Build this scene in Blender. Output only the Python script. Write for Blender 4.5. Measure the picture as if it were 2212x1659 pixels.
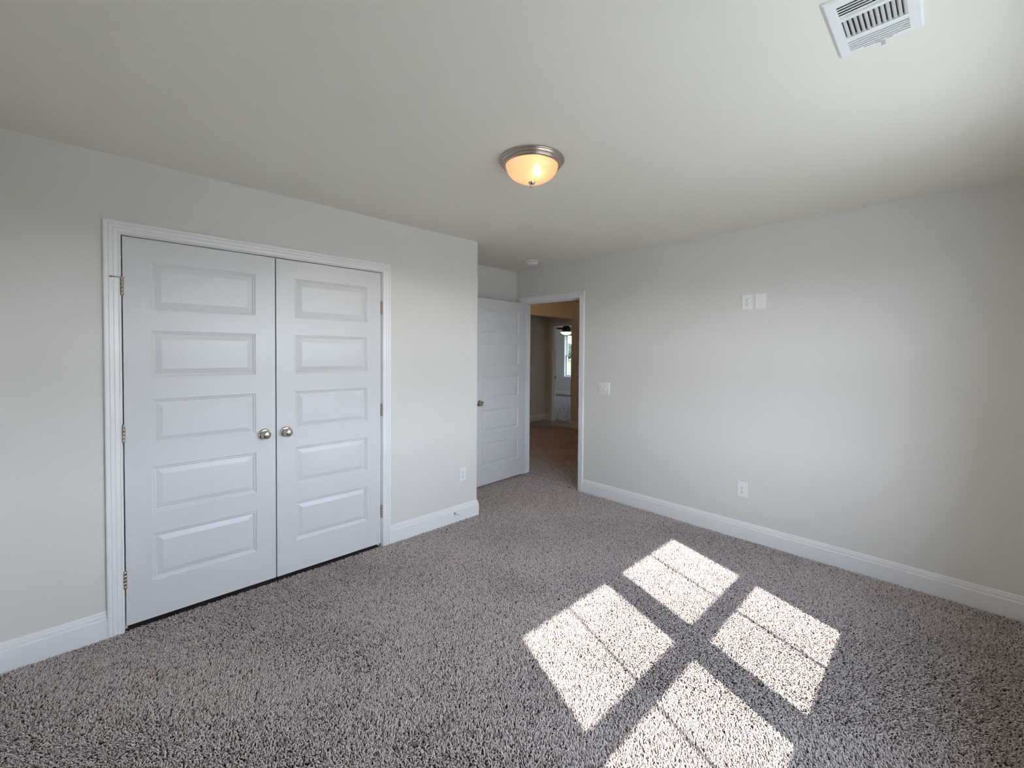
import bpy, bmesh, math, random
import numpy as np
from mathutils import Vector, Matrix
random.seed(7); rng = np.random.default_rng(11)
for o in list(bpy.data.objects): bpy.data.objects.remove(o)
S = bpy.context.scene; C = S.collection
PI = math.pi
# ------------------------------------------------------------------ camera
FPX, PPX, PPY = 921.198, 14.76, -48.66
yaw, pitch, roll = 0.79472, -0.020528, 0.007281
fw = Vector((-math.sin(yaw)*math.cos(pitch), math.cos(yaw)*math.cos(pitch), math.sin(pitch)))
rt = Vector((math.cos(yaw), math.sin(yaw), 0)); up = rt.cross(fw)
r2 = rt*math.cos(roll)+up*math.sin(roll); u2 = up*math.cos(roll)-rt*math.sin(roll)
cd = bpy.data.cameras.new('camera'); cam = bpy.data.objects.new('camera', cd); C.objects.link(cam)
M4 = Matrix((r2, u2, -fw)).transposed().to_4x4(); M4.translation = Vector((2.996, -2.4162, 1.4623))
cam.matrix_world = M4
cd.sensor_fit = 'HORIZONTAL'; cd.sensor_width = 36; cd.lens = FPX/2212*36
cd.shift_x = -PPX/2212; cd.shift_y = PPY/2212
cd.clip_start = 0.02; cd.clip_end = 800
S.camera = cam
# ------------------------------------------------------------------ light and exposure
SUN_E, SKY_E = 12.5, 14.2
w = bpy.data.worlds.new('sky'); S.world = w; w.use_nodes = True
wn = w.node_tree; wn.nodes.clear()
wo = wn.nodes.new('ShaderNodeOutputWorld'); wb = wn.nodes.new('ShaderNodeBackground')
tc = wn.nodes.new('ShaderNodeTexCoord'); sx = wn.nodes.new('ShaderNodeSeparateXYZ'); cr = wn.nodes.new('ShaderNodeValToRGB')
cr.color_ramp.elements[0].position = 0.0; cr.color_ramp.elements[0].color = (1.00, 1.12, 1.33, 1)
cr.color_ramp.elements[1].position = 0.7; cr.color_ramp.elements[1].color = (0.40, 0.52, 0.74, 1)
wn.links.new(tc.outputs['Generated'], sx.inputs[0]); wn.links.new(sx.outputs['Z'], cr.inputs[0])
wn.links.new(cr.outputs[0], wb.inputs[0]); wb.inputs[1].default_value = SKY_E; wn.links.new(wb.outputs[0], wo.inputs[0])
SUNR = 0.95                                             # metres travelled in -x for each metre down
sd = bpy.data.lights.new('sun', 'SUN'); sd.energy = SUN_E; sd.angle = math.radians(0.6); sd.color = (1, 0.955, 0.90)
so = bpy.data.objects.new('sun', sd); C.objects.link(so); so.location = (8, -3, 9)
so.rotation_euler = Vector((-1, .377, -1/SUNR)).to_track_quat('-Z', 'Y').to_euler()
S.view_settings.view_transform = 'Standard'; S.view_settings.look = 'None'
S.view_settings.exposure = 0.20; S.view_settings.gamma = 1.0; S.view_settings.use_curve_mapping = False
S.cycles.use_denoising = True
S.cycles.max_bounces = 14; S.cycles.diffuse_bounces = 10; S.cycles.transparent_max_bounces = 12
S.cycles.sample_clamp_indirect = 8
# ------------------------------------------------------------------ room dimensions (metres)
H = 2.4474; YF = 1.2214; AX = -0.755; XR = 3.33; YB = -2.80; WT = 0.115
YL, YC, YR2 = -2.3368, -1.6254, -0.9147; ZT = 2.052; CT = 0.062
EX0, EX1 = -0.631, 0.207                                # bedroom doorway
FZ = -0.012                                             # carpet backing; 0 is the top of the pile
HX = -2.16; HY = 4.19; HLX = -3.26; VY = 4.55           # hall: header plane, wall end, far left wall, far door wall
FDX0, FDX1 = -3.06, -2.27; FY = 9.2                     # far doorway and far room
# ------------------------------------------------------------------ materials
def nodes(name):
    m = bpy.data.materials.new(name); m.use_nodes = True
    return m, m.node_tree, m.node_tree.nodes['Principled BSDF']
def mat(name, col, rough=0.5, metal=0.0, bump=0.0, bscale=200, var=0.0, spec=None, coat=0):
    m, t, b = nodes(name)
    b.inputs['Base Color'].default_value = (*col, 1); b.inputs['Roughness'].default_value = rough
    b.inputs['Metallic'].default_value = metal
    if spec is not None: b.inputs['Specular IOR Level'].default_value = spec
    co = t.nodes.new('ShaderNodeTexCoord')
    nz = t.nodes.new('ShaderNodeTexNoise'); nz.inputs['Scale'].default_value = bscale; nz.inputs['Detail'].default_value = 3
    t.links.new(co.outputs['Object'], nz.inputs['Vector'])
    if bump:
        bp = t.nodes.new('ShaderNodeBump'); bp.inputs['Strength'].default_value = bump; bp.inputs['Distance'].default_value = 0.001
        t.links.new(nz.outputs['Fac'], bp.inputs['Height']); t.links.new(bp.outputs[0], b.inputs['Normal'])
    if var:
        mx = t.nodes.new('ShaderNodeMix'); mx.data_type = 'RGBA'
        mx.inputs['A'].default_value = (*[c*(1-var) for c in col], 1); mx.inputs['B'].default_value = (*[min(1, c*(1+var)) for c in col], 1)
        t.links.new(nz.outputs['Fac'], mx.inputs['Factor']); t.links.new(mx.outputs['Result'], b.inputs['Base Color'])
    return m
WALL = mat('greige_wall_paint', (0.735, 0.716, 0.682), 0.62, bump=0.12, bscale=260, var=0.012, spec=0.3)
CEIL = mat('ceiling_paint', (0.83, 0.80, 0.71), 0.75, bump=0.10, bscale=220, var=0.012, spec=0.2)
TRIM = mat('white_trim_paint', (0.85, 0.85, 0.855), 0.30, bump=0.02, bscale=120, var=0.006)
DOOR = mat('white_door_paint', (0.70, 0.70, 0.715), 0.36, bump=0.05, bscale=160, var=0.006)
PLAST = mat('white_plastic', (0.84, 0.84, 0.845), 0.35, var=0.004)
VENTM = mat('white_vent_enamel', (0.84, 0.85, 0.845), 0.38, var=0.004)
DARK = mat('dark_slot', (0.012, 0.012, 0.014), 0.6, var=0.1)
DUCT = mat('duct_metal', (0.05, 0.055, 0.06), 0.55, 0.4, var=0.1)
NICK = mat('satin_nickel', (0.62, 0.58, 0.53), 0.24, 1.0, var=0.03)
NICKD = mat('brushed_nickel', (0.50, 0.42, 0.345), 0.30, 1.0, var=0.05, bscale=400)
BRONZE = mat('dark_bronze', (0.012, 0.011, 0.011), 0.4, 0.3, var=0.1)
RUBBER = mat('rubber', (0.10, 0.10, 0.105), 0.7, var=0.05)
BACK = mat('carpet_backing', (0.085, 0.066, 0.06), 0.95, bump=0.3, bscale=500, var=0.3, spec=0.05)
VINYL = mat('white_vinyl', (0.80, 0.81, 0.82), 0.35, var=0.004)
BARK = mat('bark', (0.04, 0.03, 0.022), 0.9, bump=0.5, bscale=4, var=0.3)
LEAF = mat('leaf_green', (0.030, 0.041, 0.026), 0.85, bump=0.6, bscale=3, var=0.45, spec=0.1)
GRASS = mat('dry_grass', (0.062, 0.061, 0.029), 0.95, bump=0.5, bscale=0.4, var=0.22, spec=0.05)
BOUNCE = mat('bounce_concrete', (0.38, 0.37, 0.32), 0.9, bump=0.2, bscale=6, var=0.08, spec=0.1)

def carpet_mat(name, use_attr):
    m, t, b = nodes(name)
    b.inputs['Roughness'].default_value = 0.95; b.inputs['Specular IOR Level'].default_value = 0.06
    if use_attr:
        a = t.nodes.new('ShaderNodeVertexColor'); a.layer_name = 'yarn'
        t.links.new(a.outputs[0], b.inputs['Base Color'])
        b.inputs['Sheen Weight'].default_value = 0.05
    else:
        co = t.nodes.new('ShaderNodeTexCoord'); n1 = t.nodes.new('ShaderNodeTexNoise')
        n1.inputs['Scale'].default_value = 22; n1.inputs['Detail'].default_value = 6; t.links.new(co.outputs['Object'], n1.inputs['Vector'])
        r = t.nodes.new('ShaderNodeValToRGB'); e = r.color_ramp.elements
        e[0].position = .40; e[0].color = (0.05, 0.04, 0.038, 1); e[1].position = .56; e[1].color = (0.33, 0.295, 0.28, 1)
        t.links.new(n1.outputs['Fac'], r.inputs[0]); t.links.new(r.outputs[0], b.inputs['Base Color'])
        bp = t.nodes.new('ShaderNodeBump'); bp.inputs['Strength'].default_value = .8; bp.inputs['Distance'].default_value = .008
        t.links.new(n1.outputs['Fac'], bp.inputs['Height']); t.links.new(bp.outputs[0], b.inputs['Normal'])
    return m
YARN = carpet_mat('frieze_yarn', True); CARP = carpet_mat('carpet_far', False)

def glass_mat():
    m = bpy.data.materials.new('window_glass'); m.use_nodes = True; t = m.node_tree; t.nodes.clear()
    o = t.nodes.new('ShaderNodeOutputMaterial'); mx = t.nodes.new('ShaderNodeMixShader'); mx.inputs[0].default_value = 0.05
    tr = t.nodes.new('ShaderNodeBsdfTransparent'); tr.inputs[0].default_value = (.95, .97, .965, 1)
    g = t.nodes.new('ShaderNodeBsdfGlossy'); g.inputs['Roughness'].default_value = 0.02
    t.links.new(tr.outputs[0], mx.inputs[1]); t.links.new(g.outputs[0], mx.inputs[2]); t.links.new(mx.outputs[0], o.inputs[0])
    return m
GLASS = glass_mat()

def bowl_mat(name, ecol, estr, clear=0.34, rough=0.52):
    m = bpy.data.materials.new(name); m.use_nodes = True; t = m.node_tree; t.nodes.clear()
    o = t.nodes.new('ShaderNodeOutputMaterial')
    tr = t.nodes.new('ShaderNodeBsdfTranslucent'); tr.inputs[0].default_value = (.9, .82, .74, 1)
    rf = t.nodes.new('ShaderNodeBsdfRefraction'); rf.inputs['IOR'].default_value = 1.14; rf.inputs['Roughness'].default_value = rough; rf.inputs[0].default_value = (1, .95, .85, 1)
    mx = t.nodes.new('ShaderNodeMixShader'); mx.inputs[0].default_value = clear
    gl = t.nodes.new('ShaderNodeBsdfGlossy'); gl.inputs['Roughness'].default_value = .12
    fr = t.nodes.new('ShaderNodeFresnel'); fr.inputs[0].default_value = 1.4
    m2 = t.nodes.new('ShaderNodeMixShader'); em = t.nodes.new('ShaderNodeEmission')
    em.inputs[0].default_value = (*ecol, 1); em.inputs[1].default_value = estr; ad = t.nodes.new('ShaderNodeAddShader')
    co = t.nodes.new('ShaderNodeTexCoord'); nz = t.nodes.new('ShaderNodeTexNoise'); nz.inputs['Scale'].default_value = 18; nz.inputs['Detail'].default_value = 4
    mp = t.nodes.new('ShaderNodeMapRange'); mp.inputs['To Min'].default_value = estr*.86; mp.inputs['To Max'].default_value = estr*1.14
    L = t.links.new
    L(co.outputs['Object'], nz.inputs['Vector']); L(nz.outputs['Fac'], mp.inputs['Value']); L(mp.outputs[0], em.inputs[1])
    L(tr.outputs[0], mx.inputs[1]); L(rf.outputs[0], mx.inputs[2]); L(fr.outputs[0], m2.inputs[0]); L(mx.outputs[0], m2.inputs[1]); L(gl.outputs[0], m2.inputs[2])
    L(m2.outputs[0], ad.inputs[0]); L(em.outputs[0], ad.inputs[1]); L(ad.outputs[0], o.inputs[0])
    return m
def emit(name, col, st):
    m, t, b = nodes(name); b.inputs['Base Color'].default_value = (1, .9, .7, 1)
    b.inputs['Emission Color'].default_value = (*col, 1); b.inputs['Emission Strength'].default_value = st
    return m
BOWL = bowl_mat('alabaster_glass_lit', (1.0, 0.52, 0.26), 0.42)
BULB = emit('lit_bulb', (1.0, 0.76, 0.36), 3.6)
FANBOWL = bowl_mat('frosted_fan_glass_lit', (1.0, 0.82, 0.60), 1.5, 0.1)

# ------------------------------------------------------------------ mesh helpers
class MB:
    """collects shapes of ONE mesh"""
    def __init__(s): s.bm = bmesh.new()
    def box(s, a, b, bev=0.0, seg=2):
        x0, y0, z0 = [min(p, q) for p, q in zip(a, b)]; x1, y1, z1 = [max(p, q) for p, q in zip(a, b)]
        v = [s.bm.verts.new(p) for p in ((x0,y0,z0),(x1,y0,z0),(x1,y1,z0),(x0,y1,z0),(x0,y0,z1),(x1,y0,z1),(x1,y1,z1),(x0,y1,z1))]
        fs = [s.bm.faces.new([v[i] for i in f]) for f in ((3,2,1,0),(4,5,6,7),(0,1,5,4),(1,2,6,5),(2,3,7,6),(3,0,4,7))]
        if bev:
            es = list({e for f in fs for e in f.edges})
            bmesh.ops.bevel(s.bm, geom=es, offset=bev, segments=seg, affect='EDGES', profile=0.5)
        return s
    def face(s, pts): s.bm.faces.new([s.bm.verts.new(p) for p in pts]); return s
    def lathe(s, prof, M=Matrix(), n=32, smooth=True):
        """prof: (r, z) pairs, revolved about local z"""
        rings = []
        for r, z in prof:
            if r < 1e-6: rings.append([s.bm.verts.new(M @ Vector((0, 0, z)))])
            else: rings.append([s.bm.verts.new(M @ Vector((r*math.cos(2*PI*i/n), r*math.sin(2*PI*i/n), z))) for i in range(n)])
        for A, B in zip(rings, rings[1:]):
            for i in range(n):
                j = (i+1) % n
                if len(A) == 1 and len(B) == 1: continue
                if len(A) == 1: f = s.bm.faces.new((A[0], B[j], B[i]))
                elif len(B) == 1: f = s.bm.faces.new((A[i], A[j], B[0]))
                else: f = s.bm.faces.new((A[i], A[j], B[j], B[i]))
                f.smooth = smooth
        return s
    def tube(s, p0, p1, r0, r1=None, n=16, caps=True):
        p0, p1 = Vector(p0), Vector(p1); d = p1-p0; r1 = r0 if r1 is None else r1
        M = d.to_track_quat('Z', 'Y').to_matrix().to_4x4(); M.translation = p0; L = d.length
        pr = ([(0, 0)] if caps else [])+[(r0, 0), (r1, L)]+([(0, L)] if caps else [])
        return s.lathe(pr, M, n)
    def sweep(s, path, prof, closed=False):
        """path: list of (point, offset direction, lift direction); prof: (offset, lift) pairs"""
        rings = [[s.bm.verts.new(Vector(p)+Vector(o)*a+Vector(l)*b) for a, b in prof] for p, o, l in path]
        n = len(prof)
        for A, B in zip(rings, rings[1:]):
            for i in range(n):
                j = (i+1) % n; s.bm.faces.new((A[i], A[j], B[j], B[i]))
        s.bm.faces.new(rings[0][::-1]); s.bm.faces.new(rings[-1])
        return s
    def grid(s, fn, nu, nv, smooth=True):
        V = [[s.bm.verts.new(fn(i/nu, j/nv)) for j in range(nv+1)] for i in range(nu+1)]
        for i in range(nu):
            for j in range(nv):
                f = s.bm.faces.new((V[i][j], V[i+1][j], V[i+1][j+1], V[i][j+1])); f.smooth = smooth
        return s
    def build(s, name, material, parent=None, loc=None, fix=True, weld=False):
        if weld: bmesh.ops.remove_doubles(s.bm, verts=s.bm.verts, dist=1e-5)
        if fix: bmesh.ops.recalc_face_normals(s.bm, faces=s.bm.faces)
        me = bpy.data.meshes.new(name); s.bm.to_mesh(me); s.bm.free()
        me.materials.append(material)
        o = bpy.data.objects.new(name, me); C.objects.link(o)
        if parent is not None: o.parent = parent
        if loc is not None: o.location = loc
        return o
def empty(name, loc=(0,0,0), M=None):
    o = bpy.data.objects.new(name, None); o.empty_display_size = .05; C.objects.link(o)
    if M is not None: o.matrix_world = M
    else: o.location = loc
    return o
def tag(o, label=None, cat=None, group=None, kind=None):
    for k, v in (('label', label), ('category', cat), ('group', group), ('kind', kind)):
        if v: o[k] = v
    return o
def frame(origin, u, v):
    """matrix with local x=u, y=v, z=u x v"""
    u, v = Vector(u).normalized(), Vector(v).normalized(); n = u.cross(v)
    M = Matrix((u, v, n)).transposed().to_4x4(); M.translation = Vector(origin); return M
def struct(o, label=None, cat=None): return tag(o, label, cat, None, 'structure')

# ------------------------------------------------------------------ setting: floors, walls, ceiling
def carpet_floor(name, x0, y0, x1, y1, m, z, label):
    return struct(MB().box((x0, y0, z-.05), (x1, y1, z)).build(name, m), label, 'floor')
carpet_floor('floor', -3.5, -2.95, 3.5, 4.70, BACK, FZ, 'grey brown carpeted floor of the bedroom and hall')
carpet_floor('floor_far_room', -7.6, 4.70, -1.9, 9.4, CARP, 0.0, 'carpeted floor of the far room through both doorways')
struct(MB().box((-3.5, -2.95, H), (3.5, 4.70, H+.08)).build('ceiling', CEIL), 'smooth pale greige bedroom ceiling', 'ceiling')
struct(MB().box((-7.6, 4.70, H), (-1.9, 9.4, H+.08)).build('ceiling_far_room', CEIL), 'ceiling of the far room', 'ceiling')
J = .019                                                # door jamb thickness
b = MB()
b.box((-WT, YB, -.03), (0, YL-J, H)); b.box((-WT, YR2+J, -.03), (0, 0, H)); b.box((-WT, YL-J, ZT+J), (0, YR2+J, H))
struct(b.build('wall_left', WALL), 'greige wall holding the white double closet doors', 'wall')
struct(MB().box((AX-.10, -WT, -.03), (-WT, 0, H)).build('wall_return', WALL), 'short wall closing the closet beside the entry recess', 'wall')
struct(MB().box((AX-.10, 0, -.03), (AX, YF, H)).build('wall_alcove', WALL), 'narrow wall strip above the open entry door', 'wall')
struct(MB().box((AX-.10, YB, -.03), (AX, -WT, H)).build('wall_closet', WALL), 'back wall inside the closet', 'wall')
b = MB(); FT = YF+WT
b.box((-3.37, YF, -.03), (EX0-J, FT, H)); b.box((EX1+J, YF, -.03), (XR+.14, FT, H)); b.box((EX0-J, YF, ZT+J), (EX1+J, FT, H))
struct(b.build('wall_far', WALL), 'wide blank greige wall on the right with outlets and switch', 'wall')
struct(MB().box((-.95, YB-WT, -.03), (XR+.14, YB, H)).build('wall_back', WALL), 'wall behind the viewpoint', 'wall')
# window wall with two openings
GZ0, GZ1 = 0.766, 2.06                                  # glass bottom / top
WINS = [(-.681, .068), (-1.617, -.865)]
FRM = .055; XO = XR+.14
b = MB()
ys = [YB]
for g0, g1 in sorted(WINS): ys += [g0-FRM, g1+FRM]
ys.append(YF)
for i in range(0, len(ys), 2): b.box((XR, ys[i], -.03), (XO, ys[i+1], H))
for g0, g1 in WINS:
    b.box((XR, g0-FRM, -.03), (XO, g1+FRM, GZ0-FRM)); b.box((XR, g0-FRM, GZ1+FRM), (XO, g1+FRM, H))
struct(b.build('wall_right', WALL), 'wall with the two sunlit bedroom windows', 'wall')
# hall
b = MB(); b.box((HX-.11, FT, -.03), (HX, 2.55, H)); b.box((HX-.11, 2.55, 2.128), (HX, HY, H))
struct(b.build('wall_hall_header', WALL), 'hall wall header above the dark passage opening', 'wall')
struct(MB().box((HX-.11, HY, -.03), (2.2, VY, H)).build('wall_hall_far', WALL), 'hall wall end at the right of the passage', 'wall')
struct(MB().box((2.2, FT, -.03), (2.31, VY, H)).build('wall_hall_right', WALL), 'end wall of the hall', 'wall')
struct(MB().box((HLX-.11, FT, -.03), (HLX, VY, H)).build('wall_hall_left', WALL), 'dim hall wall with a light switch', 'wall')
b = MB(); VT = VY+.11
b.box((-7.42, VY, -.03), (FDX0-J, VT, H)); b.box((FDX1+J, VY, -.03), (-2.0, VT, H)); b.box((FDX0-J, VY, ZT+J), (FDX1+J, VT, H))
struct(b.build('wall_vestibule', WALL), 'hall wall around the doorway to the far room', 'wall')
struct(MB().box((-7.42, VT, -.03), (-7.3, FY, H)).build('wall_far_room_left', WALL), 'left wall of the far room', 'wall')
struct(MB().box((-2.1, VT, -.03), (-2.0, FY, H)).build('wall_far_room_right', WALL), 'right wall of the far room', 'wall')
FG0, FG1, FGZ0, FGZ1 = -6.48, -5.73, 0.70, 2.06
FARW = [(FG0, FG1), (-4.15, -3.40)]  # second opening is unseen, added to let more daylight into the far room
b = MB(); FYO = FY+.14
xs_ = [-7.42]
for g0, g1 in FARW: xs_ += [g0-FRM, g1+FRM]
xs_.append(-2.0)
for i in range(0, len(xs_), 2): b.box((xs_[i], FY, -.03), (xs_[i+1], FYO, H))
for g0, g1 in FARW:
    b.box((g0-FRM, FY, -.03), (g1+FRM, FYO, FGZ0-FRM)); b.box((g0-FRM, FY, FGZ1+FRM), (g1+FRM, FYO, H))
struct(b.build('wall_far_room_window', WALL), 'grey blue window wall of the far room', 'wall')

# ------------------------------------------------------------------ baseboards, casings, jambs
BBP = [(0, FZ), (.016, FZ), (.016, .093), (.0135, .097), (.0115, .098), (.0115, .1125), (.0095, .1155), (.0075, .1165), (.0065, .126), (.003, .131), (0, .132)]
def floor_path(pts, side=1):
    """pts on the wall face, offset to the left of travel (side=1)"""
    out = []
    P = [Vector((x, y, 0)) for x, y in pts]
    nr = []
    for a, c in zip(P, P[1:]):
        d = (c-a).normalized(); nr.append(Vector((-d.y, d.x, 0))*side)
    for i, p in enumerate(P):
        if i == 0: o = nr[0]
        elif i == len(P)-1: o = nr[-1]
        else:
            o = nr[i-1]+nr[i]; o = o/(o.dot(nr[i]))
        out.append((p, o, (0, 0, 1)))
    return out
def baseboard(name, pts, side, label):
    return struct(MB().sweep(floor_path(pts, side), BBP).build(name, TRIM), label, 'baseboard')
baseboard('baseboard_left', [(0, YB+.016), (0, YL-CT)], -1, 'white baseboard left of the closet doors')
baseboard('baseboard_corner', [(0, YR2+CT), (0, 0), (AX, 0)], -1, 'white baseboard wrapping the wall corner right of the closet')
baseboard('baseboard_alcove', [(AX, .016), (AX, YF-.016)], -1, 'white baseboard behind the open entry door')
baseboard('baseboard_right', [(EX1+CT+.006, YF), (XR, YF), (XR, YB), (.016, YB)], -1, 'long white baseboard along the right wall')
baseboard('baseboard_hall', [(HLX, FT), (HLX, VY), (FDX0-.067, VY)], -1, 'dim baseboard on the hall wall at left')
baseboard('baseboard_hall_corner', [(HX-.11, VY-.01), (HX-.11, HY), (1.9, HY)], -1, 'baseboard wrapping the end of the hall wall')
baseboard('baseboard_far_room', [(-7.3, VT), (-7.3, FY), (-2.1, FY)], -1, 'white baseboard under the far room window')

CASP = [(0, 0), (0, .0105), (.003, .0125), (.0065, .0105), (.008, .0125), (.022, .0145), (.0245, .0125), (.027, .0155), (.040, .017), (.0425, .0145), (.046, .018), (.055, .019), (.060, .0175), (.062, .014), (.062, 0)]
def casing(name, A, B, zt, u, n, label):
    """three mitred pieces round an opening from A to B (floor points on the wall face); u along the wall, n out of it"""
    A, B, u, n = Vector(A), Vector(B), Vector(u), Vector(n); R = .005; z = Vector((0, 0, 1))
    path = [(A-u*R+z*FZ, -u, n), (A-u*R+z*(zt+R), -u+z, n), (B+u*R+z*(zt+R), u+z, n), (B+u*R+z*FZ, u, n)]
    return struct(MB().sweep(path, CASP).build(name, TRIM), label, 'door casing')
def jamb(name, lo, hi, axis, zt, d0, d1, label, stop=None):
    """lining of an opening: axis 0 -> opening runs in x (wall normal y), 1 -> in y (wall normal x)"""
    b = MB()
    def bx(a0, a1, z0, z1, e0=d0, e1=d1):
        p = [0, 0, z0]; q = [0, 0, z1]; p[axis], q[axis] = a0, a1; p[1-axis], q[1-axis] = e0, e1; b.box(p, q)
    bx(lo-J, lo, FZ, zt+J); bx(hi, hi+J, FZ, zt+J); bx(lo, hi, zt, zt+J)
    if stop:
        s0, s1 = stop; t = .011
        bx(lo, lo+t, FZ, zt-t, s0, s1); bx(hi-t, hi, FZ, zt-t, s0, s1); bx(lo, hi, zt-t, zt, s0, s1)
    return struct(b.build(name, TRIM), label, 'door jamb')
casing('trim_1', (0, YL, 0), (0, YR2, 0), ZT, (0, 1, 0), (1, 0, 0), 'fluted white casing around the closet doors')
jamb('trim_2', YL, YR2, 1, ZT, -WT, 0, 'white jamb lining the closet opening', stop=(-.075, -.040))
casing('trim_3', (EX0, YF, 0), (EX1, YF, 0), ZT, (1, 0, 0), (0, -1, 0), 'white casing around the bedroom doorway')
jamb('trim_4', EX0, EX1, 0, ZT, YF, FT, 'white jamb lining the bedroom doorway', stop=(YF+.040, YF+.075))
casing('trim_5', (FDX0, VY, 0), (FDX1, VY, 0), ZT, (1, 0, 0), (0, -1, 0), 'dim casing around the far doorway in the hall')
jf = jamb('trim_6', FDX0, FDX1, 0, ZT, VY, VT, 'jamb lining the far doorway', stop=(VY+.035, VY+.070))
MB().box((FDX0-.0005, VY+.074, .895), (FDX0+.002, VT-.008, .965)).build('strike_plate', BRONZE, jf)
CRP = [(0, 0), (0, -.15), (.012, -.15), (.016, -.135), (.03, -.12), (.085, -.045), (.10, -.02), (.105, 0)]
cp = [(Vector((p.x, p.y, H)), o, l) for p, o, l in floor_path([(-7.3, VT), (-7.3, FY), (-2.1, FY)], -1)]
struct(MB().sweep(cp, CRP).build('trim_7', TRIM), 'pale crown band above the far room window', 'crown trim')

# ------------------------------------------------------------------ panel doors
PT = [1.930, 1.566, 1.200, .836, .474]; PB = [1.677, 1.316, .952, .587, .221]
def door(name, M, wd, z0, hgt, stile, thick, label, knob_u, hinge_u, knob_style, catch_u=None, knob_z=.945, hinge_out=1):
    """M: local x along the leaf, y up, z out of the shown face; panels stay at the heights of the photo"""
    root = bpy.data.objects.new(name, None)
    us = [0, stile, wd-stile, wd]; vs = [0]
    for t, bt_ in zip(PT[::-1], PB[::-1]): vs += [bt_-z0, t-z0]
    vs.append(hgt)
    b = MB()
    for i in range(3):
        for j in range(len(vs)-1):
            if i == 1 and j % 2 == 1: continue
            b.face([(us[i], vs[j], 0), (us[i+1], vs[j], 0), (us[i+1], vs[j+1], 0), (us[i], vs[j+1], 0)])
    for i in range(3):
        b.face([(us[i], 0, 0), (us[i], 0, -thick), (us[i+1], 0, -thick), (us[i+1], 0, 0)])
        b.face([(us[i], hgt, 0), (us[i+1], hgt, 0), (us[i+1], hgt, -thick), (us[i], hgt, -thick)])
        for j in range(len(vs)-1):
            b.face([(us[i], vs[j], -thick), (us[i], vs[j+1], -thick), (us[i+1], vs[j+1], -thick), (us[i+1], vs[j], -thick)])
    for j in range(len(vs)-1):
        b.face([(0, vs[j], 0), (0, vs[j+1], 0), (0, vs[j+1], -thick), (0, vs[j], -thick)])
        b.face([(wd, vs[j], 0), (wd, vs[j], -thick), (wd, vs[j+1], -thick), (wd, vs[j+1], 0)])
    root = b.build(name, DOOR, weld=True); root.matrix_world = M
    struct(root, label, 'door')
    prof = [(0, 0), (.003, -.0030), (.007, -.0048), (.010, -.0042), (.0125, -.0060), (.0155, -.0088), (.018, -.0094), (.043, -.0022), (.0455, -.0016)]
    for t, bt_ in zip(PT, PB):
        p = MB(); u0, u1, v0, v1 = stile, wd-stile, bt_-z0, t-z0
        rings = [[p.bm.verts.new(c) for c in ((u0+a, v0+a, d), (u1-a, v0+a, d), (u1-a, v1-a, d), (u0+a, v1-a, d))] for a, d in prof]
        for A, B in zip(rings, rings[1:]):
            for k in range(4): p.bm.faces.new((A[k], A[(k+1) % 4], B[(k+1) % 4], B[k]))
        p.bm.faces.new(rings[-1]); p.build('panel', DOOR, root, fix=False)
    # knob
    kv = knob_z-z0
    Mk = Matrix.Translation((knob_u, kv, 0))
    ro = MB().lathe([(0, 0), (.0325, 0), (.0330, .0025), (.0315, .0055), (.027, .0075), (.020, .0090), (.014, .0095)], Mk, 40).build('rosette', NICK)
    if knob_style == 'ball':
        pr = [(.0125, .0085), (.0125, .022), (.015, .027), (.022, .032), (.0265, .039), (.0275, .046), (.0255, .053), (.020, .0585), (.012, .0615), (.005, .0625), (0, .0626)]
    else:
        pr = [(.012, .0085), (.012, .022), (.017, .028), (.0245, .033), (.0265, .042), (.0255, .050), (.022, .055), (.014, .0565), (.0135, .0545), (0, .0545)]
    kn = MB().lathe(pr, Mk, 40).build('door_knob', NICK, root); ro.parent = kn
    # hinges: barrel of five knuckles with a leaf plate
    for zc in (1.790, 1.029, .264):
        h = MB(); L = .092; y0 = zc-z0-L/2
        Mh = Matrix.Translation((hinge_u, y0, .006*hinge_out)) @ Matrix.Rotation(-PI/2, 4, 'X')
        pr = [(0, -.004), (.004, -.003), (.0055, 0)]
        for k in range(5):
            a, e = k*L/5, (k+1)*L/5
            pr += [(.0052, a+.0002), (.0068, a+.0010), (.0068, e-.0010), (.0052, e-.0002)]
        pr += [(.0055, L), (.004, L+.003), (0, L+.004)]
        h.lathe(pr, Mh, 16)
        s = 1 if hinge_u > wd/2 else -1
        h.box((hinge_u-s*.007, y0, -.0005), (hinge_u-s*.001, y0+L, .0022)) if hinge_out > 0 else None
        h.build('hinge', NICKD, root)
    if catch_u is not None:
        MB().box((catch_u-.026, hgt-.0005, -.024), (catch_u+.026, hgt+.0022, -.0015)).build('ball_catch', BRONZE, root)
    return root
DZ = .020; DH = 2.0465-DZ
d1 = door('door_1', frame((0, YL+.0055, DZ), (0, 1, 0), (0, 0, 1)), YC-.0035-YL-.0055, DZ, DH, .107, .035,
     'left leaf of the white five panel closet double doors', YC-.0035-.063-(YL+.0055), -.0028, 'ball', catch_u=.702-.045)
d2 = door('door_2', frame((0, YC+.0035, DZ), (0, 1, 0), (0, 0, 1)), YR2-.005-(YC+.0035), DZ, DH-.001, .107, .035,
     'right leaf of the white five panel closet double doors', .054, YR2-.005-(YC+.0035)+.0025, 'ball', catch_u=.045)
# pin stop on the top left hinge
b = MB(); zz = 1.833-DZ
b.box((-.010, zz-.003, .001), (.007, zz+.003, .017), .001)
b.tube((-.002, zz, .012), (-.040, zz-.001, .020), .0028); b.tube((-.040, zz-.001, .020), (-.047, zz-.001, .0215), .006, .005)
b.build('hinge_pin_stop', NICKD, d1)
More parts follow.
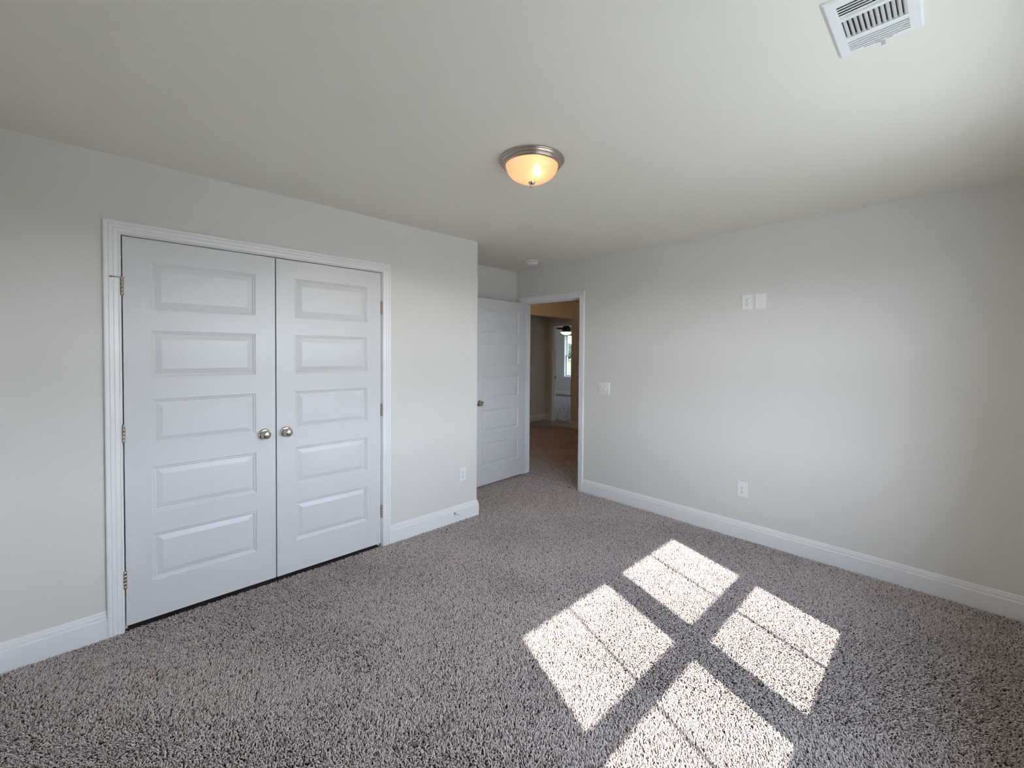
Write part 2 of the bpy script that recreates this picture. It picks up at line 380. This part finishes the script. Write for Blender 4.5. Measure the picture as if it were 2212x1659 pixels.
# bedroom door, swung open beside the recess wall
EW = .812; ang = math.radians(86.6)
dirx = Vector((math.cos(-ang), math.sin(-ang), 0)); nrm = Vector((-dirx.y, dirx.x, 0))
piv = Vector((EX0+.004, YF-.006, DZ))
# shown face is the hall side face, .035 off the pivot line; local x runs from the free edge back to the hinge
org = piv+nrm*.035+dirx*EW
d3 = door('door_3', frame(org, -dirx, (0, 0, 1)), EW, DZ, DH, .119, .035, 'white five panel bedroom door standing open beside the recess', .062, EW+.002, 'lock', knob_z=.918, hinge_out=-7)

# ------------------------------------------------------------------ wall plates
def plate_geo(b, wd, hg, t=.0062):
    a = .004
    b.box((-wd/2, -hg/2, 0), (wd/2, hg/2, .0022))
    pr = [(0, .0022), (.0015, .0045), (a, t)]
    rings = [[b.bm.verts.new((sx_*(wd/2-i), sy_*(hg/2-i), z)) for sx_, sy_ in ((-1,-1),(1,-1),(1,1),(-1,1))] for i, z in pr]
    for A, B in zip(rings, rings[1:]):
        for k in range(4): b.bm.faces.new((A[k], A[(k+1) % 4], B[(k+1) % 4], B[k]))
    b.bm.faces.new(rings[-1])
def outlet(M, label, wd=.077, hg=.120):
    r = empty('wall_outlet', M=M); tag(r, label, 'outlet', 'duplex wall outlets')
    b = MB(); plate_geo(b, wd, hg); b.build('cover_plate', PLAST, r)
    for s in (1, -1):
        b = MB(); n = 28; R = .0172; ht = .0132; top = []; bot = []
        for i in range(n):
            a = 2*PI*i/n; x = R*math.cos(a); y = max(-ht, min(ht, R*math.sin(a)))
            bot.append(b.bm.verts.new((x, s*.0195+y, .0058))); top.append(b.bm.verts.new((x*.95, s*.0195+y*.95, .0086)))
        for i in range(n): b.bm.faces.new((bot[i], bot[(i+1) % n], top[(i+1) % n], top[i]))
        b.bm.faces.new(top); f = b.build('receptacle', PLAST, r)
        q = MB(); yy = s*.0195+.0035
        q.box((-.0078, yy-.0040, .0080), (-.0054, yy+.0048, .0089)); q.box((.0054, yy-.0034, .0080), (.0076, yy+.0040, .0089))
        q.lathe([(0, .0089), (.0026, .0089), (.0026, .0080)], Matrix.Translation((0, s*.0195-.0072, 0)), 12)
        q.build('slots', DARK, f)
    MB().lathe([(0, .0072), (.0022, .0070), (.0030, .0060)], n=14).build('screw', NICKD, r)
    return r
XY = ((0, 1, 0), (0, 0, 1)); FYX = ((1, 0, 0), (0, 0, 1))
outlet(frame((0, -.157, .391), *XY), 'white outlet above the baseboard right of the closet', .0705, .117)
outlet(frame((1.840, YF, .386), *FYX), 'white outlet low on the right wall above the baseboard')
outlet(frame((1.849, YF, 1.872), *FYX), 'white outlet high on the right wall beside the blank plate')
r = empty('blank_plate', M=frame((1.9475, YF, 1.8735), *FYX)); tag(r, 'blank white cover plate high on the right wall beside the outlet', 'wall plate')
b = MB(); plate_geo(b, .079, .120); b.build('cover_plate', PLAST, r)
for s in (1, -1): MB().lathe([(0, .0068), (.0020, .0067), (.0026, .006)], Matrix.Translation((0, s*.0415, 0)), 14).build('screw', NICKD, r)
def switch(M, label, wd, gangs):
    r = empty('light_switch', M=M); tag(r, label, 'light switch')
    b = MB(); plate_geo(b, wd, .119); b.build('cover_plate', PLAST, r)
    for x, s in gangs:
        b = MB(); b.box((x-.0055, -.0125, .0055), (x+.0055, .0125, .0070))
        V = [(x-.0042, -.008, .0068), (x+.0042, -.008, .0068), (x+.0042, .008, .0068), (x-.0042, .008, .0068)]
        T = [(x-.0036, s*.0125-.0038, .0185), (x+.0036, s*.0125-.0038, .0185), (x+.0036, s*.0125+.0038, .0185), (x-.0036, s*.0125+.0038, .0185)]
        V = [b.bm.verts.new(p) for p in V]; T = [b.bm.verts.new(p) for p in T]
        for k in range(4): b.bm.faces.new((V[k], V[(k+1) % 4], T[(k+1) % 4], T[k]))
        b.bm.faces.new(T); b.build('toggle', PLAST, r)
        for e in (1, -1): MB().lathe([(0, .0068), (.0018, .0067), (.0024, .006)], Matrix.Translation((x, e*.030, 0)), 12).build('screw', PLAST, r)
    return r
switch(frame((.527, YF, 1.1055), *FYX), 'white double light switch on the right wall beside the doorway', .130, [(-.023, 1), (.023, -1)])
switch(frame((HLX, 4.118, 1.104), (0, 1, 0), (0, 0, 1)), 'light switch on the dim hall wall beyond the doorway', .072, [(0, -1)])
# rigid door stop on the baseboard
r = empty('door_stop', M=frame((.016, -.250, .076), (0, 1, 0), (0, 0, 1))); tag(r, 'small nickel door stop sticking out of the baseboard near the wall corner', 'door stop')
MB().lathe([(0, .004), (.0095, .0035), (.0115, 0)], n=20).build('base', NICKD, r)
MB().lathe([(.0042, .003), (.0042, .055), (.0036, .057), (.0036, .066)], n=14).build('rod', NICK, r)
MB().lathe([(.004, .064), (.0068, .066), (.0068, .074), (.005, .077), (0, .0775)], n=16).build('tip', PLAST, r)

# ------------------------------------------------------------------ ceiling fixtures
L0 = (1.4665, -.832, H)
r = empty('ceiling_light', L0); tag(r, 'nickel flush mount ceiling light with a glowing amber glass bowl', 'ceiling light')
MB().lathe([(.100, 0), (.163, 0), (.1655, -.003), (.1655, -.008), (.1610, -.0105), (.1590, -.0110), (.1590, -.0160), (.1560, -.0205), (.1500, -.0215), (.1490, -.0250), (.1490, -.0280), (.1440, -.0340), (.1375, -.0360), (.1355, -.0345), (.1350, -.030), (.100, -.020), (.100, 0)], n=72).build('rim', NICKD, r)
bp = []
for k in range(15):
    t = k/14*PI/2; bp.append((.1335*math.cos(t)**.9 if k < 14 else 0.0, -.030-.084*math.sin(t)))
MB().lathe(bp, n=64).build('glass_bowl', BOWL, r)
MB().lathe([(0, -.104), (.014, -.106), (.0185, -.110), (.0178, -.116), (.013, -.122), (.008, -.127), (.006, -.129), (.0088, -.133), (.0088, -.137), (.005, -.1405), (0, -.1415)], n=24).build('finial', NICK, r)
Mb = Matrix.Translation((.058, -.026, -.074))
MB().lathe([(0, -.026), (.010, -.024), (.019, -.016), (.0225, -.004), (.020, .008), (.013, .020), (.011, .028)], Mb, 20).build('bulb', BULB, r)
ll = bpy.data.lights.new('ceiling_lamp', 'SPOT'); ll.energy = 13.0; ll.color = (1, .84, .62); ll.spot_size = math.radians(176); ll.spot_blend = .35; ll.shadow_soft_size = 0.0
lo_ = bpy.data.objects.new('ceiling_lamp', ll); C.objects.link(lo_); lo_.location = (L0[0], L0[1], H-.150)
r = empty('smoke_detector', (-.187, .900, H)); tag(r, 'round white smoke detector on the ceiling near the entry recess', 'smoke detector')
MB().lathe([(0, 0), (.070, 0), (.0710, -.004), (.0700, -.0110), (.0660, -.0135), (.0585, -.0140), (0, -.0140)], n=48).build('base', PLAST, r)
MB().lathe([(.0575, -.0138), (.0575, -.0172)], n=48).build('vent_gap', DARK, r)
MB().lathe([(.056, -.0165), (.0605, -.0172), (.0600, -.021), (.0555, -.036), (.0520, -.0410), (.044, -.0430), (0, -.0440)], n=48).build('body', PLAST, r)

# ceiling vent: frame, three louver banks, duct, damper lever
r = empty('ceiling_vent', (2.8155, -.811, H)); tag(r, 'white ceiling air vent with louvers in three banks', 'vent')
X0, X1, Y0, Y1 = -.1015, .1015, -.150, .150
hx0, hx1 = -.0715, .0715
holes = [(-.1135, -.0535), (-.0395, .0515), (.0685, .1260)]
b = MB(); F = -.0075
xs = [X0+.006, hx0, hx1, X1-.006]; yy = [Y0+.006]
for h0, h1 in holes: yy += [h0, h1]
yy.append(Y1-.006)
for i in range(3):
    for j in range(len(yy)-1):
        if i == 1 and j % 2 == 1: continue
        b.face([(xs[i], yy[j], F), (xs[i+1], yy[j], F), (xs[i+1], yy[j+1], F), (xs[i], yy[j+1], F)])
o4 = [(X0, Y0), (X1, Y0), (X1, Y1), (X0, Y1)]; i4 = [(X0+.006, Y0+.006), (X1-.006, Y0+.006), (X1-.006, Y1-.006), (X0+.006, Y1-.006)]
for k in range(4):
    l = (k+1) % 4
    b.face([(*o4[k], -.0035), (*o4[l], -.0035), (*i4[l], F), (*i4[k], F)]); b.face([(*o4[k], 0), (*o4[l], 0), (*o4[l], -.0035), (*o4[k], -.0035)])
for h0, h1 in holes:
    q = [(hx0, h0), (hx1, h0), (hx1, h1), (hx0, h1)]
    for k in range(4): b.face([(*q[k], F), (*q[(k+1) % 4], F), (*q[(k+1) % 4], -.0005), (*q[k], -.0005)])
b.build('frame', VENTM, r, weld=True)
def louver(bm, p0, p1, ax, lean, wdt=.0115, zx=.0070):
    """curved blade from p0 to p1; ax is the direction across; lean tips it"""
    p0, p1, ax = Vector(p0), Vector(p1), Vector(ax)
    def fn(a, c):
        s_ = c-.5; return p0.lerp(p1, a)+ax*(lean*(s_*wdt+.0025*math.sin(PI*c)))+Vector((0, 0, 1))*((-.0072)+c*zx)
    bm.grid(fn, 1, 6)
    def fn2(a, c): return fn(a, 1-c)+ax*.0008
    bm.grid(fn2, 1, 6)
b1 = MB()
for k in range(5): y = -.1125+(k+.25)*.0118; louver(b1, (hx0, y, 0), (hx1, y, 0), (0, 1, 0), 1, .0175)
b1.build('louver_bank', VENTM, r, fix=False)
b2 = MB()
for k in range(12): x = hx0+.002+(k+.45)*.01190; louver(b2, (x, -.0395, 0), (x, .0515, 0), (1, 0, 0), -1, .0092)
b2.build('louver_bank', VENTM, r, fix=False)
b3 = MB()
for k in range(5): y = .0690+(k+.45)*.0116; louver(b3, (hx0, y, 0), (hx1, y, 0), (0, 1, 0), -1, .0020, .0056)
b3.build('louver_bank', VENTM, r, fix=False)
q = MB()
q.box((hx0-.001, -.1145, -.0004), (hx1+.001, .127, -.0001)); q.build('duct', DUCT, r)
MB().box((-.0385, .1322, F-.0004), (.0315, .1338, F+.001)).build('lever_slot', DARK, r)
b = MB(); b.box((.0035, .128, F-.0015), (.0165, .1395, F), .0005); b.box((.0045, .1335, F-.017), (.0155, .1385, F-.001), .0012)
b.build('lever', VENTM, r)

# ------------------------------------------------------------------ windows
def window(name, M, wd, z0, z1, zm0, zm1, label, depth=.10, muntins=True, sill=True):
    """local x across, y up (world z), z towards the room; origin on the wall's room face; wd = glass width; panes at local z = -.063 / -.093"""
    r = empty(name, M=M); struct(r, label, 'window')
    hw = wd/2; f = FRM; s = .038
    b = MB()
    for sgn in (-1, 1): b.box((sgn*(hw+f), z0-f, -.14), (sgn*(hw+s), z1+f, -.045))
    b.box((-hw-s, z1+s, -.14), (hw+s, z1+f, -.045)); b.box((-hw-s, z0-f, -.14), (hw+s, z0-s, -.045))
    b.build('frame', VINYL, r)
    def sash(nm, a0, a1, zc, lo, hi):
        q = MB(); t = .013
        for sgn in (-1, 1): q.box((sgn*hw, a0-lo, zc-t), (sgn*(hw+s), a1+hi, zc+t))
        q.box((-hw, a1, zc-t), (hw, a1+hi, zc+t)); q.box((-hw, a0-lo, zc-t), (hw, a0, zc+t))
        o = q.build(nm, VINYL, r)
        MB().box((-hw, a0, zc-.003), (hw, a1, zc+.003)).build('pane', GLASS, o)
        if muntins: MB().box((-.009, a0, zc-.0085), (.009, a1, zc-.0035)).build('muntin', VINYL, o)
    sash('upper_sash', zm1, z1, -.093, (zm1-zm0)*.55, s)
    sash('lower_sash', z0, zm0, -.063, s, (zm1-zm0)*.55)
    if sill:
        MB().box((-hw-.235+.03, z0-f-.022, -.045), (hw+.235-.03, z0-f+.003, .045), .004).build('sill', TRIM, r)
        MB().box((-hw-.17, z0-f-.075, 0), (hw+.17, z0-f-.022, .014), .003).build('apron', TRIM, r)
    q = MB(); k = .065
    for sgn in (-1, 1): q.box((sgn*(hw+f), z0-f, 0), (sgn*(hw+f+k), z1+f+k, .016), .003)
    q.box((-hw-f, z1+f, 0), (hw+f, z1+f+k, .016), .003)
    q.build('casing', TRIM, r)
    return r
for i, (g0, g1) in enumerate(WINS):
    window('window_%d' % (i+1), frame((XR, (g0+g1)/2, 0), (0, -1, 0), (0, 0, 1)) if False else Matrix(((0, 0, -1, XR), (1, 0, 0, (g0+g1)/2), (0, 1, 0, 0), (0, 0, 0, 1))),
           g1-g0, GZ0, GZ1, 1.3137, 1.4505, ('double hung bedroom window nearer the right wall', 'double hung bedroom window nearer the viewpoint')[i])
for i, (g0, g1) in enumerate(FARW):
    window('window_%d' % (i+3), Matrix(((1, 0, 0, (g0+g1)/2), (0, 0, -1, FY), (0, 1, 0, 0), (0, 0, 0, 1))), g1-g0, FGZ0, FGZ1, 1.345, 1.405,
           ('bright double hung window in the far room', 'unseen second window added to brighten the far room')[i])

# ------------------------------------------------------------------ ceiling fan in the far room
r = empty('ceiling_fan', (-4.69, 7.0, H)); tag(r, 'dark ceiling fan with a glowing bowl light in the far room', 'ceiling fan')
MB().lathe([(0, 0), (.065, 0), (.065, -.012), (.050, -.045), (.022, -.060), (.013, -.062)], n=32).build('canopy', BRONZE, r)
MB().lathe([(.013, -.055), (.013, -.195)], n=16).build('downrod', BRONZE, r)
MB().lathe([(.013, -.185), (.050, -.190), (.060, -.205), (.125, -.265), (.132, -.285), (.132, -.335), (.120, -.345), (.120, -.362), (.135, -.370), (.135, -.388), (0, -.388)], n=40).build('motor_housing', BRONZE, r)
MB().lathe([(.160, -.384), (.165, -.388), (.160, -.402), (.145, -.425), (.115, -.448), (.075, -.464), (.035, -.472), (0, -.474)], n=40).build('light_bowl', FANBOWL, r)
MB().lathe([(.157, -.376), (.170, -.376), (.170, -.391), (.157, -.391), (.157, -.376)], n=40).build('bowl_ring', BRONZE, r)
for k in range(5):
    a = 2*PI*k/5+math.radians(187)
    Mk = Matrix.Rotation(a, 4, 'Z') @ Matrix.Translation((0, 0, -.285)) @ Matrix.Rotation(math.radians(11), 4, 'X')
    b = MB(); n = 10; outl = []
    for i in range(n+1): t = i/n; outl.append((.20+.46*t, .055+.016*t-(.02*(t-.8)/.2 if t > .8 else 0)))
    top = [(x, h) for x, h in outl]+[(x, -h) for x, h in outl[::-1]]
    A = [b.bm.verts.new(Mk @ Vector((x, y, .004))) for x, y in top]; B = [b.bm.verts.new(Mk @ Vector((x, y, -.004))) for x, y in top]
    b.bm.faces.new(A); b.bm.faces.new(B[::-1])
    for i in range(len(A)): j = (i+1) % len(A); b.bm.faces.new((A[i], B[i], B[j], A[j]))
    bl = b.build('blade', BRONZE, r)
    c = MB(); P0, P1 = Mk @ Vector((.11, 0, -.01)), Mk @ Vector((.26, 0, -.008)); c.tube(P0, P1, .014, .022, 8); c.build('blade_bracket', BRONZE, bl)
ch = MB(); ch.tube((.132, -.01, -.36), (.134, -.01, -.600), .0016, n=6); ch.lathe([(0, -.590), (.004, -.600), (.009, -.630), (.008, -.645), (0, -.652)], Matrix.Translation((.134, -.01, 0)), 12)
ch.build('pull_chain', BRONZE, r)

# added warm fill light that browns the hall; no fixture is modelled
hl = bpy.data.lights.new('hall_fill', 'POINT'); hl.energy = 5.5; hl.color = (1, .60, .27); hl.shadow_soft_size = .12
ho = bpy.data.objects.new('hall_fill', hl); C.objects.link(ho); ho.location = (-.9, 2.8, 2.25)

# ------------------------------------------------------------------ outside
tag(MB().box((-220, -120, -.75), (160, 420, -.55)).build('lawn', GRASS), 'pale sunlit grass field outside the far window', 'lawn', kind='structure')
struct(MB().box((XO+.25, -30, -.555), (60, 5.5, -.50)).build('bounce_slab', BOUNCE), 'unseen pale slab added outside the bedroom windows to bounce light inside', 'bounce_slab')  # unseen slab added to bounce daylight up onto the bedroom ceiling
def tree(x, y, h, wd, seed, label):
    rr = random.Random(seed); r = empty('tree', (x, y, -.55)); tag(r, label, 'tree', 'trees beyond the field')
    MB().tube((0, 0, 0), (0.1, 0, h*.45), .16, .09, 8).build('trunk', BARK, r)
    b = MB()
    for k in range(64):
        a = rr.uniform(0, 2*PI); q = rr.uniform(0, 1); zc = h*(.22+.70*q); R = wd*(.5*math.sin(PI*min(1, .18+.8*q)))*rr.uniform(.25, 1)
        res = bmesh.ops.create_icosphere(b.bm, subdivisions=2, radius=rr.uniform(.07, .17)*wd, matrix=Matrix.Translation((min(R, .36*wd)*math.cos(a), min(R, .36*wd)*math.sin(a), zc)))
        for v in res['verts']: v.co += Vector((rr.uniform(-1, 1), rr.uniform(-1, 1), rr.uniform(-1, 1)))*.035*wd
    b.build('crown', LEAF, r)
base = Vector((2.996, -2.416)); TD = 100
for k, (az, hh, ww, lab) in enumerate([(-6.70, 4.4, 4.7, 'tree at the left edge of the far window view'), (-6.40, 4.5, 4.6, 'second tree in the far window view'),
                                  (-6.10, 4.2, 4.6, 'tree near the middle of the far window view'), (-5.80, 4.6, 4.4, 'tree beside the right jamb in the far window view')]):
    d = Vector((az, FY))-base; d.normalize(); p = base+d*(TD+(0, 14, 7, 21)[k]); tree(p.x, p.y, hh, ww, k+3, lab)

# ------------------------------------------------------------------ carpet pile: frieze tufts
def in_poly(P, poly):
    ins = np.ones(len(P), bool)
    for (x0, y0), (x1, y1) in zip(poly, poly[1:]+poly[:1]):
        ins &= (x1-x0)*(P[:, 1]-y0)-(y1-y0)*(P[:, 0]-x0) >= 0
    return ins
def vnoise(P, sc, seed):
    g = np.random.default_rng(seed).random((64, 64)); q = P*sc+31.7; i = np.floor(q).astype(int); f = q-i; f = f*f*(3-2*f)
    a = g[i[:, 0] % 64, i[:, 1] % 64]; b_ = g[(i[:, 0]+1) % 64, i[:, 1] % 64]; c = g[i[:, 0] % 64, (i[:, 1]+1) % 64]; d = g[(i[:, 0]+1) % 64, (i[:, 1]+1) % 64]
    return (a*(1-f[:, 0])+b_*f[:, 0])*(1-f[:, 1])+(c*(1-f[:, 0])+d*f[:, 0])*f[:, 1]
def pile(name, polys, sp, label):
    pts = []
    for poly in polys:
        a = np.array(poly); lo, hi = a.min(0), a.max(0)
        gx, gy = np.meshgrid(np.arange(lo[0], hi[0], sp), np.arange(lo[1], hi[1], sp)); P = np.stack([gx.ravel(), gy.ravel()], 1)
        P += rng.uniform(-.5, .5, P.shape)*sp; pts.append(P[in_poly(P, poly)])
    P = np.concatenate(pts); n = len(P)
    # nap laid over in vacuum tracks, on top of a strong random lean
    tr = vnoise(P@np.array([[.62, .78], [-.78, .62]])*np.array([1.0, .28]), 3.0, 5)*.7+vnoise(P, 5.0, 9)*.3
    nap = np.clip((tr-.5)*5, -1, 1)
    th = rng.uniform(0, 2*PI, n); ln = rng.uniform(.15, .95, n)
    lean = np.stack([np.cos(th)*ln+.5*nap*NAP[0], np.sin(th)*ln+.5*nap*NAP[1]], 1)
    pr = rng.choice(5, n, p=[.34, .31, .15, .11, .09]); gap_tuft = pr == 4
    hgt = np.where(gap_tuft, rng.uniform(.0085, .0115, n), rng.uniform(.0115, .0155, n)); rad = rng.uniform(.0022, .0031, n)*(sp/.0057)
    K = 3; rings = [(0, 1.0, 0.0), (.60, 1.15, .35), (.95, .90, .90)]
    V = np.zeros((n, 3*K+1, 3), np.float32); a0 = rng.uniform(0, 2*PI, n)
    for ri, (hz, rs, bend) in enumerate(rings):
        for k in range(K):
            an = a0+2*PI*k/K+ri*.5
            V[:, ri*K+k, 0] = P[:, 0]+np.cos(an)*rad*rs+lean[:, 0]*hgt*bend
            V[:, ri*K+k, 1] = P[:, 1]+np.sin(an)*rad*rs+lean[:, 1]*hgt*bend
            V[:, ri*K+k, 2] = FZ+hgt*hz*(1-.28*ln)
    V[:, 3*K, 0] = P[:, 0]+lean[:, 0]*hgt; V[:, 3*K, 1] = P[:, 1]+lean[:, 1]*hgt; V[:, 3*K, 2] = FZ+hgt*(1-.28*ln)
    quads = []
    for ri in range(2):
        for k in range(K): l = (k+1) % K; quads.append((ri*K+k, ri*K+l, (ri+1)*K+l, (ri+1)*K+k))
    tris = [(2*K+k, 2*K+(k+1) % K, 3*K) for k in range(K)]
    off = (np.arange(n)*(3*K+1))[:, None]
    loc = np.array([i for q in quads for i in q]+[i for t in tris for i in t])
    loops = (off+loc[None, :]).astype(np.int32).ravel()
    sizes = np.tile(np.array([4]*len(quads)+[3]*len(tris)), n); starts = np.concatenate([[0], np.cumsum(sizes)[:-1]]).astype(np.int32)
    me = bpy.data.meshes.new(name); me.vertices.add(n*(3*K+1)); me.vertices.foreach_set('co', V.ravel())
    me.loops.add(len(loops)); me.loops.foreach_set('vertex_index', loops)
    me.polygons.add(len(sizes)); me.polygons.foreach_set('loop_start', starts)
    me.polygons.foreach_set('use_smooth', np.ones(len(sizes), bool))
    me.update(calc_edges=True)
    pal = np.array([(.66, .565, .535), (.74, .64, .61), (.54, .46, .43), (.27, .215, .20), (.045, .032, .03)])  # flecked yarn tones; the darkest also paints gap shade between tufts
    col = pal[pr]*rng.uniform(.88, 1.12, (n, 1)); rgba = np.ones((n, 3*K+1, 4), np.float32); rgba[:, :, :3] = col[:, None, :]
    at = me.color_attributes.new('yarn', 'FLOAT_COLOR', 'POINT'); at.data.foreach_set('color', rgba.ravel())
    me.materials.append(YARN); o = bpy.data.objects.new(name, me); C.objects.link(o)
    return tag(o, label, 'carpet', kind='stuff')
g = .004; NAP = (.75, -.66)
pile('carpet_pile', [
    [(.02, YB+.02), (.75, YB+.02), (XR-.02, -.10), (XR-.02, YF-.02), (.02, YF-.02)],
    [(AX+.02, .02), (.02, .02), (.02, YF-.02), (AX+.02, YF-.02)],
    [(.004, YL+.01), (.02, YL+.01), (.02, YR2-.01), (.004, YR2-.01)]], .0057, 'grey brown frieze carpet pile covering the bedroom floor')
pile('carpet_pile', [
    [(EX0+g, YF+.006), (EX1-g, YF+.006), (EX1-g, FT), (EX0+g, FT)],
    [(-3.2, FT+.02), (.35, FT+.02), (.3, 1.9), (-2.0, HY-.04), (-3.2, HY-.04)], [(-3.2, HY-.04), (-2.32, HY-.04), (-2.32, VY-.02), (-3.2, VY-.02)],
    [(FDX0+.02, VY-.02), (FDX1-.02, VY-.02), (FDX1-.02, 4.70), (FDX0+.02, 4.70)]], .0062, 'dim brown carpet pile on the hall floor beyond the doorway')
